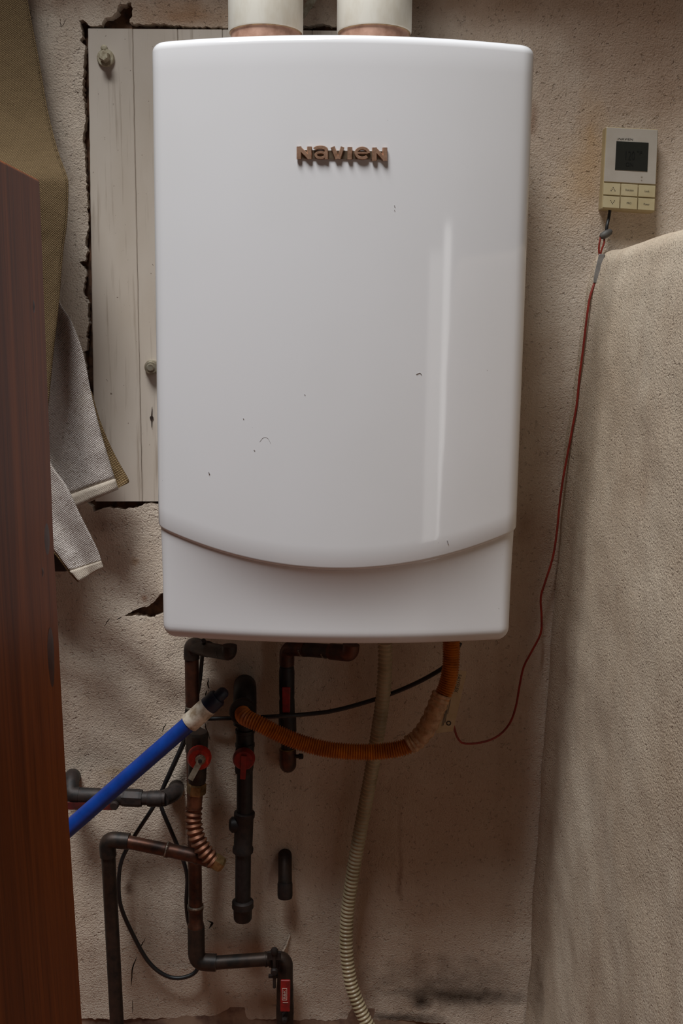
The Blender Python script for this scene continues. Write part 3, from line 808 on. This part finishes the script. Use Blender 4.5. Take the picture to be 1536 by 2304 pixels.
pipe('pipe', [(484, 2166, Y0), (600, 2158, Y0)], 15, 'copper_dark', t)
collar('solder_ring', (482, 2166, Y0), (487, 2166, Y0), 18.5, 'solder', t)
fit('coupling', (596, 2158.5, Y0), (614, 2157, Y0), 17, 'copper_dark', t, .2)
pipe('elbow', [(606, 2158, Y0), (641, 2158, Y0), (641, 2216, Y0)], 18, 'copper_dark', t, .022)
collar('valve_body', (641, 2205, Y0), (641, 2320, Y0), 19, 'copper_dark', t)
collar('valve_body', (641, 2255, Y0), (641, 2292, Y0), 21, 'copper_dark', t, 8, False)
pipe('pipe', [(641, 2300, Y0), (642, 2420, Y0), (642, 2700, Y0)], 15, 'copper', t)
YH = -.075
q = [P(631, 2206, YH), P(653, 2206, YH), P(652, 2277, YH), P(630, 2277, YH)]
vh = q + [v + Vector((0, .004, 0)) for v in q]
hd = bevel(mesh('valve_handle', vh, [(0, 1, 2, 3), (7, 6, 5, 4), (0, 4, 5, 1), (1, 5, 6, 2), (2, 6, 7, 3), (3, 7, 4, 0)], M['red_dark'], t, False), .0015, 3)
hd['label'] = 'red valve handle with a boxed maker mark'
p = P(641, 2284, -.06); mesh('handle_stem', *lathe(p + Vector((0, .02, 0)), p + Vector((0, -.016, 0)), [(0, .005), (.8, .005), (1, .003)], 6), M['iron_rust'], t, False)
def quad_text(body, quad, mat, parent, name='lettering', lift=.0004):
    tv, tf = text_mesh(body); a, b, c, d = quad  # tl, tr, br, bl
    V = []
    for x, y in tv:
        p = (d.lerp(c, x)).lerp(a.lerp(b, x), y); V.append(p + Vector((0, -lift, 0)))
    return mesh(name, V, tf, M[mat], parent, False)
# the mark reads upwards
q0 = lambda x, y: P(x, y, YH)
quad_text('B&K', [q0(637, 2247), q0(637, 2227), q0(643, 2227), q0(643, 2247)], 'light_ink', hd)
for a, b in (((635, 2250), (645, 2250)), ((645, 2250), (645, 2224)), ((645, 2224), (635, 2224)), ((635, 2224), (635, 2250))):
    mesh('lettering', *bar(q0(*a) + Vector((0, -.0003, 0)), q0(*b) + Vector((0, -.0003, 0)), (1, 0, 1), .0006, .0004), M['light_ink'], hd, False)
quad_text('LISTED', [q0(647, 2248), q0(647, 2230), q0(649, 2230), q0(649, 2248)], 'light_ink', hd) if False else None
for yy in (2256,):
    mesh('lettering', *bar(q0(636, yy) + Vector((0, -.0003, 0)), q0(648, yy) + Vector((0, -.0003, 0)), (0, 0, 1), .0006, .0004), M['light_ink'], hd, False)
# bonding clamp
cl = mesh('pipe_clamp', *join(ringfit(P(610, 2158, Y0), P(626, 2157, Y0), rad(21, P(615, 2158, Y0)), .2), bar(P(601, 2150, -.066), P(632, 2150, -.066), (0, 0, 1), .012, .005), bar(P(604, 2196, -.06), P(625, 2196, -.06), (0, 0, 1), .004, .006)), M['iron_rust'], t)
p, q = P(617, 2140, -.068), P(617, 2222, -.068)
mesh('clamp_screw', *join(lathe(p, q, [(0, .0026), (1, .0024)], 10), lathe(P(617, 2134, -.068), P(617, 2146, -.068), [(0, .0042), (.2, .005), (.8, .005), (1, .004)], 16)), M['iron_rust'], cl)
p = P(617, 2184, -.068); mesh('clamp_screw', *lathe(p, p + Vector((0, -.006, 0)), [(0, .0055), (.7, .0055), (1, .004)], 12), M['iron_rust'], cl)

# ribbed copper connector
t = thing('ribbed_connector', P(440, 1780, -.092), 'ribbed bright copper flexible connector hanging below the round red valve', 'connector')
collar('nut', (443, 1761, -.092), (441, 1786, -.092), 22, 'brass', t, 6, False)
pipe('cuff', [(440, 1784, -.092), (436, 1822, -.092)], 17, 'copper_bright', t)
ctrl = [P(*q) for q in ((436, 1818, -.092), (435, 1845, -.094), (441, 1878, -.098), (455, 1908, -.10), (474, 1932, -.10), (484, 1941, -.10))]
mesh('ribbed_tube', *corrugated(ctrl, rad(20, ctrl[2]), rad(13.2, ctrl[2]), .0032, 20, 12, 8), M['copper_bright'], t)
p, q = P(478, 1934, -.10), P(500, 1948, -.098)
mesh('nut', *lathe(p, q, [(0, rad(20, p)), (.75, rad(20, p)), (1, rad(15, p))], 6), M['brass'], t, False)

# left floor pipe
t = thing('floor_pipe', P(262, 2304, -.07), 'dark copper pipe rising from floor by the wooden upright then turning sideways', 'pipe')
pipe('pipe', [(270, 2700, -.075), (263, 2304, -.075), (243, 1915, -.07)], 15.5, 'copper_dark', t)
pipe('elbow', [(243.5, 1926, -.07), (240, 1888, -.07), (290, 1893, -.072)], 18.5, 'copper_dark', t, .018)
pipe('pipe', [(270, 1891, -.072), (400, 1917, -.082), (462, 1931, -.085)], 15, 'copper', t)
fit('coupling', (372, 1911, -.079), (448, 1928, -.084), 17.5, 'copper', t, .1)
collar('solder_ring', (372, 1911, -.079), (376, 1912, -.079), 18, 'solder', t)
pipe('elbow', [(448, 1928, -.084), (480, 1938, -.088), (486, 1940, -.098)], 16.5, 'copper', t, .006)

# wall pipe with lever valve, crossing behind the blue pole
Yw = -.05
t = thing('wall_valve_pipe', P(390, 1785, 0), 'dark galvanised pipe with a low lever valve crossing behind the blue pole', 'pipe')
pipe('elbow', [(398, 1768, .01), (392, 1785, -.03), (366, 1797, Yw)], 18, 'iron_rust', t, .02)
pipe('pipe', [(372, 1796, Yw), (310, 1796, Yw)], 15.5, 'iron_rust', t)
collar('coupling', (365, 1797, Yw), (332, 1797, Yw), 18, 'iron_rust', t)
collar('valve_body', (320, 1796, Yw), (275, 1794, Yw), 20, 'iron_rust', t, 8, False)
collar('valve_body', (290, 1795, Yw), (232, 1792, Yw), 18, 'iron_rust', t)
pipe('pipe', [(240, 1792, Yw), (150, 1788, Yw)], 15.5, 'iron_rust', t)
collar('coupling', (228, 1791, Yw), (170, 1789, Yw), 17.5, 'iron_rust', t)
pipe('elbow', [(178, 1789, Yw), (158, 1787, Yw), (160, 1752, -.03), (165, 1745, .01)], 18, 'iron_rust', t, .012)
mesh('valve_lever', *bar(P(262, 1814, -.06), P(150, 1813, -.06), (0, 0, 1), rad(16, P(200, 1812, -.06)),   .003), M['maroon'], t, False)
disc('lever_nut', (258, 1811, -.065), 10, .006, 'iron_rust', t, 12)

# gas pipe
Yg = -.055
t = thing('gas_pipe', P(548, 2070, Yg), 'black iron gas pipe with red round valve and capped lower end', 'pipe')
pipe('elbow', [(551, 1540, .01), (551, 1556, -.052), (551, 1630, Yg)], 26, 'black_iron', t, .028)
p = P(548, 1596, -.06); q = P(545, 1602, -.108)
mesh('union_nut', *join(lathe(p, q, [(0, rad(27, p)), (.55, rad(27, p)), (.56, rad(29, p)), (.95, rad(29, p)), (1, rad(26, p))], 20)), M['iron_rust'], t)
pipe('pipe', [(551, 1620, Yg), (550, 1850, Yg)], 18, 'black_iron', t)
fit('coupling', (551, 1640, Yg), (551, 1680, Yg), 22, 'black_iron', t, .2)
collar('valve_body', (551, 1676, Yg), (549, 1738, Yg), 22, 'iron_rust', t, 8, False)
disc('valve_cap', (549, 1705, -.078), 25, .010, 'red_dark', t)
mesh('lever', *bar(P(549, 1700, -.09), P(546, 1752, -.086), (1, 0, 0), rad(12, P(549, 1730, -.09)), .004), M['red_dark'], t, False)
fit('tee', (550, 1826, Yg), (546, 1918, Yg), 23.5, 'iron_rust', t, .12, .0016)
mesh('tee_plug', *lathe(P(545, 1855, Yg), P(516, 1856, Yg), [(0, rad(18, P(540, 1855, Yg))), (.8, rad(18, P(540, 1855, Yg))), (1, rad(12, P(540, 1855, Yg)))], 18), M['black_iron'], t)
pipe('pipe', [(547, 1910, Yg), (546, 2040, Yg)], 17.5, 'black_iron', t)
p, q = P(546, 2024, Yg), P(546, 2070, Yg)
mesh('cap', *lathe(p, q, [(0, rad(19, p)), (.08, rad(24, p)), (.36, rad(24.5, p)), (.44, rad(21, p)), (.9, rad(20.5, p)), (1, rad(18, p))], 24), M['iron_rust'], t)

# gas hose
t = thing('gas_hose', P(840, 1690, -.12), 'yellow corrugated gas hose sagging from black iron pipe up to the heater', 'hose')
ctrl = [P(*q) for q in ((545, 1602, -.10), (552, 1614, -.118), (585, 1630, -.126), (635, 1655, -.128), (690, 1675, -.128), (750, 1688, -.128), (830, 1692, -.128), (895, 1685, -.128), (935, 1668, -.128), (962, 1635, -.128), (985, 1585, -.127), (1004, 1545, -.126), (1013, 1505, -.126), (1015, 1470, -.125), (1015, 1440, -.125))]
mesh('ribbed_tube', *corrugated(ctrl, rad(19.5, ctrl[6]), rad(5.6, ctrl[6]), .0024, 20, 14, 6), M['yellow'], t)
ctrl2 = catmull([P(*q) for q in ((920, 1676, -.128), (938, 1664, -.128), (962, 1634, -.128), (984, 1586, -.127), (994, 1560, -.126))], 8)
mesh('clear_sleeve', *tube(ctrl2, [rad(21.5 + 1.5 * math.sin(i * 1.9), ctrl2[0]) for i in range(len(ctrl2))], 20), M['sleeve'], t)['label'] = 'shrunken clear plastic sleeve'
Yt = -.118
q = [P(1024, 1507, Yt), P(1050, 1510, Yt), P(1019, 1645, Yt), P(980, 1650, Yt)]
q2 = [v + Vector((0, .0008, 0)) for v in q]
tg = mesh('tag', q + q2, [(0, 1, 2, 3), (7, 6, 5, 4), (0, 4, 5, 1), (1, 5, 6, 2), (2, 6, 7, 3), (3, 7, 4, 0)], M['tag'], t, False)
tg['label'] = 'cream paper maker tag with black lettering'
quad_text('EASYFLEX', [P(1038, 1519, Yt), P(1029, 1559, Yt), P(1021, 1557, Yt), P(1030, 1517, Yt)], 'ink', tg)
for (x, y, x2, y2) in ((1014, 1570, 1007, 1606), (1010, 1568, 1003, 1604), (1003, 1600, 997, 1632), (1000, 1606, 994, 1634), (1006, 1596, 1001, 1626)):
    mesh('fine_print', *bar(P(x, y, Yt - .0003), P(x2, y2, Yt - .0003), (1, 0, 0), .0009, .0003), M['ink_grey'], tg, False)
p = P(1009, 1627, Yt); V, Fc = [], []
for k in range(16):
    a = 2 * PI * k / 16; d = Vector((math.cos(a), 0, math.sin(a))); V += [p + d * .0036 + Vector((0, -.0004, 0)), p + d * .0021 + Vector((0, -.0004, 0))]
for k in range(16): a = 2 * k; b = (2 * k + 2) % 32; Fc.append((a, b, b + 1, a + 1))
mesh('round_mark', V, Fc, M['ink'], tg, False)

# middle copper pipe with red handle
Ye = -.05
t = thing('return_pipe', P(648, 1720, 0), 'dark copper pipe with narrow red valve handle turning into wall under heater', 'pipe')
pipe('elbow', [(790, 1450, -.135), (788, 1470, -.135), (745, 1466, -.11)], 19, 'copper', t, .014)
pipe('pipe', [(760, 1467, -.12), (670, 1460, -.066)], 16, 'copper_dark', t)
pipe('elbow', [(690, 1461, -.078), (645, 1458, Ye), (645, 1496, Ye)], 17, 'copper', t, .02)
collar('solder_ring', (735, 1466, -.104), (731, 1465, -.102), 17.5, 'solder', t)
collar('solder_ring', (684, 1461, -.074), (680, 1461, -.072), 17.5, 'solder', t)
pipe('pipe', [(645, 1490, Ye), (647, 1700, Ye)], 14.5, 'copper_dark', t)
collar('valve_body', (645, 1500, Ye), (645, 1572, Ye), 17.5, 'black_iron', t)
collar('valve_body', (645, 1570, Ye), (646, 1612, Ye), 18.5, 'black_iron', t, 8, False)
collar('valve_body', (646, 1606, Ye), (647, 1650, Ye), 20, 'black_iron', t)
q = [P(634, 1547, -.076), P(653, 1547, -.076), P(652, 1604, -.076), P(635, 1604, -.076)]
vh = q + [v + Vector((0, .004, 0)) for v in q]
bevel(mesh('valve_handle', vh, [(0, 1, 2, 3), (7, 6, 5, 4), (0, 4, 5, 1), (1, 5, 6, 2), (2, 6, 7, 3), (3, 7, 4, 0)], M['red_dark'], t, False), .0015, 3)
p = P(644, 1600, -.05); mesh('handle_stem', *lathe(p, p + Vector((0, -.03, 0)), [(0, .004), (1, .004)], 8), M['black_iron'], t)
pipe('elbow', [(647, 1685, Ye), (648, 1722, Ye), (646, 1708, .012)], 19, 'copper', t, .018)
collar('solder_ring', (647, 1683, Ye), (647, 1691, Ye), 18, 'brass', t)
p = P(661, 1702, Ye - .004); mesh('drain_screw', *lathe(p, p + Vector((.013, -.004, .002)), [(0, .003), (.6, .003), (.62, .0045), (1, .004)], 10), M['iron_rust'], t)

# open stub
t = thing('pipe_stub', P(640, 1925, 0), 'short dark capped pipe stub bending down out of the bare wall', 'pipe')
pipe('pipe', [(641, 1905, .02), (641, 1932, -.012), (641, 1990, -.032), (641, 2018, -.034)], 15.5, 'copper_dark', t, .02)
collar('end_cap', (641, 1984, -.031), (641, 2020, -.0345), 17, 'iron_rust', t)

# condensate hose
t = thing('drain_hose', P(840, 2304, -.05), 'beige corrugated plastic drain hose hanging from heater to the floor', 'hose')
ctrl = [P(*q) for q in ((866, 1446, -.10), (866, 1500, -.098), (861, 1570, -.09), (848, 1660, -.075), (831, 1760, -.06), (812, 1860, -.05), (796, 1950, -.045), (784, 2030, -.042), (779, 2090, -.042), (780, 2150, -.045), (790, 2215, -.05), (812, 2275, -.055), (845, 2340, -.06), (890, 2420, -.07), (930, 2560, -.09), (950, 2750, -.10))]
o = mesh('ribbed_tube', *corrugated(ctrl, rad(16.2, ctrl[5]), rad(9.6, ctrl[5]), .0022, 18, 14, 7), M['hose'], t)

# black cable
ctrl = [P(*q) for q in ((1035, 1446, -.10), (1020, 1475, -.10), (1000, 1500, -.095), (940, 1535, -.085), (860, 1568, -.075), (760, 1597, -.074), (690, 1607, -.074), (600, 1613, -.078), (540, 1616, -.025), (480, 1617, -.022), (440, 1622, -.016),
                           (415, 1670, -.014), (385, 1735, -.013), (362, 1782, -.016), (345, 1815, -.02), (300, 1885, -.02), (274, 1935, -.024), (267, 1985, -.026), (272, 2040, -.026), (300, 2105, -.024), (335, 2165, -.022), (375, 2196, -.02), (415, 2199, -.02), (445, 2178, -.016),
                           (440, 2120, -.014), (424, 2075, -.018), (419, 2030, -.022), (421, 1975, -.022), (410, 1930, -.022), (385, 1870, -.02), (362, 1812, -.018), (366, 1775, -.018), (390, 1720, -.022), (412, 1670, -.02), (432, 1610, -.018), (448, 1540, -.018), (455, 1470, -.03), (458, 1440, -.10))]
t = mesh('power_cable', *tube(resample(catmull(ctrl, 10), .006), rad(5.0, ctrl[5]), 10), M['cable'], None, origin=P(400, 2200, -.02))
tag(t, 'thin black cable looping down the wall behind the copper riser', 'cable')

# blue pole
t = thing('broom_pole', (P(-740, 2660, -.12).x, -.12, .0), 'bright blue pole with white sleeve and navy tip leaning across pipes', 'pole')
a, b = P(166, 1854, -.135), P(432, 1622, -.135)
dirn = (b - a).normalized(); foot = a - dirn * ((a.z - .012) / dirn.z)
r = rad(18.5, a)
mesh('pole', *lathe(foot, b + dirn * .004, [(0, r * .8), (.01, r), (1, r)], 24), M['blue'], t)
c = P(468, 1589, -.135)
mesh('sleeve', *lathe(b - dirn * .006, c, [(0, r * 1.14), (.03, r * 1.2), (.97, r * 1.2), (1, r * 1.14)], 24), M['sleeve_white'], t)
e = P(491, 1568, -.135); g = P(508, 1553, -.135)
mesh('tip', *join(lathe(c - dirn * .003, e, [(0, r * 1.1), (.1, r * 1.14), (.9, r * 1.12), (1, r * 1.0)], 24), lathe(e - dirn * .002, g, [(0, r * .76), (.8, r * .7), (1, r * .45)], 18)), M['navy'], t)

# ------------------------------------------------------------------ controller and its lead
Yf = -.021
cTL, cTR, cBR, cBL = P(1363, 285, Yf), P(1481, 291, Yf), P(1473, 477.5, Yf), P(1353, 470, Yf)
def q_(u, v, h=0):
    p = cTL.lerp(cTR, u).lerp(cBL.lerp(cBR, u), v); return p + Vector((0, -h, 0))
def slab(u0, v0, u1, v1, h0, h1, inset=.0):
    V = [q_(u, v, h0) for u, v in ((u0, v0), (u1, v0), (u1, v1), (u0, v1))] + [q_(u, v, h1) for u, v in ((u0 + inset, v0 + inset * .63), (u1 - inset, v0 + inset * .63), (u1 - inset, v1 - inset * .63), (u0 + inset, v1 - inset * .63))]
    return V, [(0, 1, 2, 3), (7, 6, 5, 4), (0, 4, 5, 1), (1, 5, 6, 2), (2, 6, 7, 3), (3, 7, 4, 0)]
t = thing('wall_controller', q_(.5, 1, -.02), 'yellowed wall controller with dark display and six cream buttons above partition', 'controller')
bevel(mesh('case', *slab(0, 0, 1, 1, -.024, 0), M['casing'], t, False), .0012)
fp = bevel(mesh('faceplate', *slab(.012, .01, .985, .665, -.003, .0016), M['faceplate'], t, False), .0006)
sc_ = mesh('display', *slab(.205, .17, .815, .515, .0010, .0022), M['screen'], t, False)
def ctext(body, u0, v0, u1, v1, h, mat, parent):
    tv, tf = text_mesh(body); return mesh('lettering', [q_(u0 + (u1 - u0) * x, v1 + (v0 - v1) * y, h) for x, y in tv], tf, M[mat], parent, False)
ctext('NAVIEN', .245, .128, .515, .152, .0020, 'ink', fp)
mesh('lettering', *slab(.215, .132, .238, .152, .0015, .0020), M['dot'], fp, False)
ctext('120', .39, .28, .565, .39, .0025, 'digit', sc_); ctext('°F', .60, .275, .70, .32, .0025, 'digit', sc_); ctext('ON', .40, .42, .54, .47, .0025, 'digit', sc_)
for v, rr in ((.582, .012), (.622, .009)):
    p = q_(.715, v, .0014); mesh('indicator', *lathe(p, p + Vector((0, -.0006, 0)), [(0, rr * .075 * 1.3), (1, rr * .075 * 1.2)], 14), M['dot'], fp)
labs = [['^', 'Function', 'Lock'], ['v', 'PRO', 'Power']]
for r_ in range(2):
    for c_ in range(3):
        u0 = .008 + c_ * .329; u1 = u0 + .318; v0 = .678 + r_ * .159; v1 = v0 + .150
        bt = bevel(mesh('button', *slab(u0, v0, u1, v1, -.002, .0024 + (.0006 if r_ else 0), .006), M['button'], t, False), .0004)
        um = (u0 + u1) / 2 + (.02 if c_ == 0 else .0); vm = (v0 + v1) / 2; hh = .0028 + (.0006 if r_ else 0); L = labs[r_][c_]
        if L in '^v':
            sgn = 1 if L == '^' else -1
            parts = []
            for du, dv in ((0, -.018), (-.018, 0), (.018, 0), (-.036, .018), (.036, .018)):
                p = q_(um + du, vm + dv * sgn, hh - .0006); parts.append(lathe(p, p + Vector((0, -.0005, 0)), [(0, .0007), (1, .0006)], 8))
            mesh('arrow_mark', *join(*parts), M['ink'], bt)
        else:
            wd_ = {'Function': .15, 'Lock': .085, 'PRO': .085, 'Power': .11}[L]
            ctext(L, um - wd_ / 2, vm - .012, um + wd_ / 2, vm + .012, hh, 'ink', bt)
# lead
t = thing('controller_lead', P(1345, 640, -.01), 'thin red wire hanging from the wall controller down along the partition', 'wire')
mesh('black_lead', *tube(catmull([P(1372, 470, -.012), P(1369, 490, -.012), P(1365, 508, -.014), P(1364, 522, -.014)], 6), rad(3.6, P(1370, 490, -.012)), 8), M['cable'], t)
p, q = P(1376, 519, -.014), P(1350, 534, -.016)
mesh('splice_cap', *lathe(p, q, [(0, rad(3, p)), (.15, rad(7, p)), (.5, rad(9, p)), (.85, rad(8, p)), (1, rad(4, p))], 12), M['nut_grey'], t)
for off in (-5, 5):
    mesh('red_strand', *tube(catmull([P(1356 + off * .8, 528, -.015), P(1353 + off * 1.0, 548, -.016), P(1350 + off * .6, 562, -.015), P(1349 + off * .2, 575, -.014)], 6), rad(2.2, P(1350, 550, -.015)), 8), M['wire'], t)
a = [(1347, 571), (1361, 572), (1357, 590), (1351, 620), (1345, 638), (1334, 636), (1337, 615), (1342, 592)]
V = [P(x, y, -.020) for x, y in a] + [P(x + 1, y + 1, -.006) for x, y in a]; n = len(a)
bevel(mesh('tape_wrap', V, [tuple(range(n)), tuple(range(2 * n - 1, n - 1, -1))] + [(i, (i + 1) % n, n + (i + 1) % n, n + i) for i in range(n)], M['tape'], t, False), .001)
ctrl = [P(*q) for q in ((1340, 628, -.016), (1334, 645, -.018), (1326, 672, -.020), (1319, 720, -.022), (1312, 780, -.022), (1303, 850, -.022), (1297, 910, -.022), (1287, 965, -.022), (1275, 1030, -.022), (1265, 1085, -.022), (1258, 1140, -.022), (1252, 1200, -.022), (1243, 1255, -.022), (1226, 1310, -.022), (1216, 1345, -.022), (1218, 1385, -.022), (1216, 1425, -.022), (1196, 1465, -.022),
                           (1178, 1500, -.022), (1169, 1540, -.024), (1160, 1590, -.026), (1146, 1628, -.03), (1120, 1656, -.036), (1085, 1670, -.045), (1045, 1673, -.055), (1030, 1662, -.06), (1021, 1636, -.075), (1012, 1600, -.085), (1012, 1540, -.09), (1018, 1440, -.09))]
mesh('red_wire', *tube(resample(catmull(ctrl, 10), .008), rad(2.6, ctrl[5]), 8), M['wire'], t)
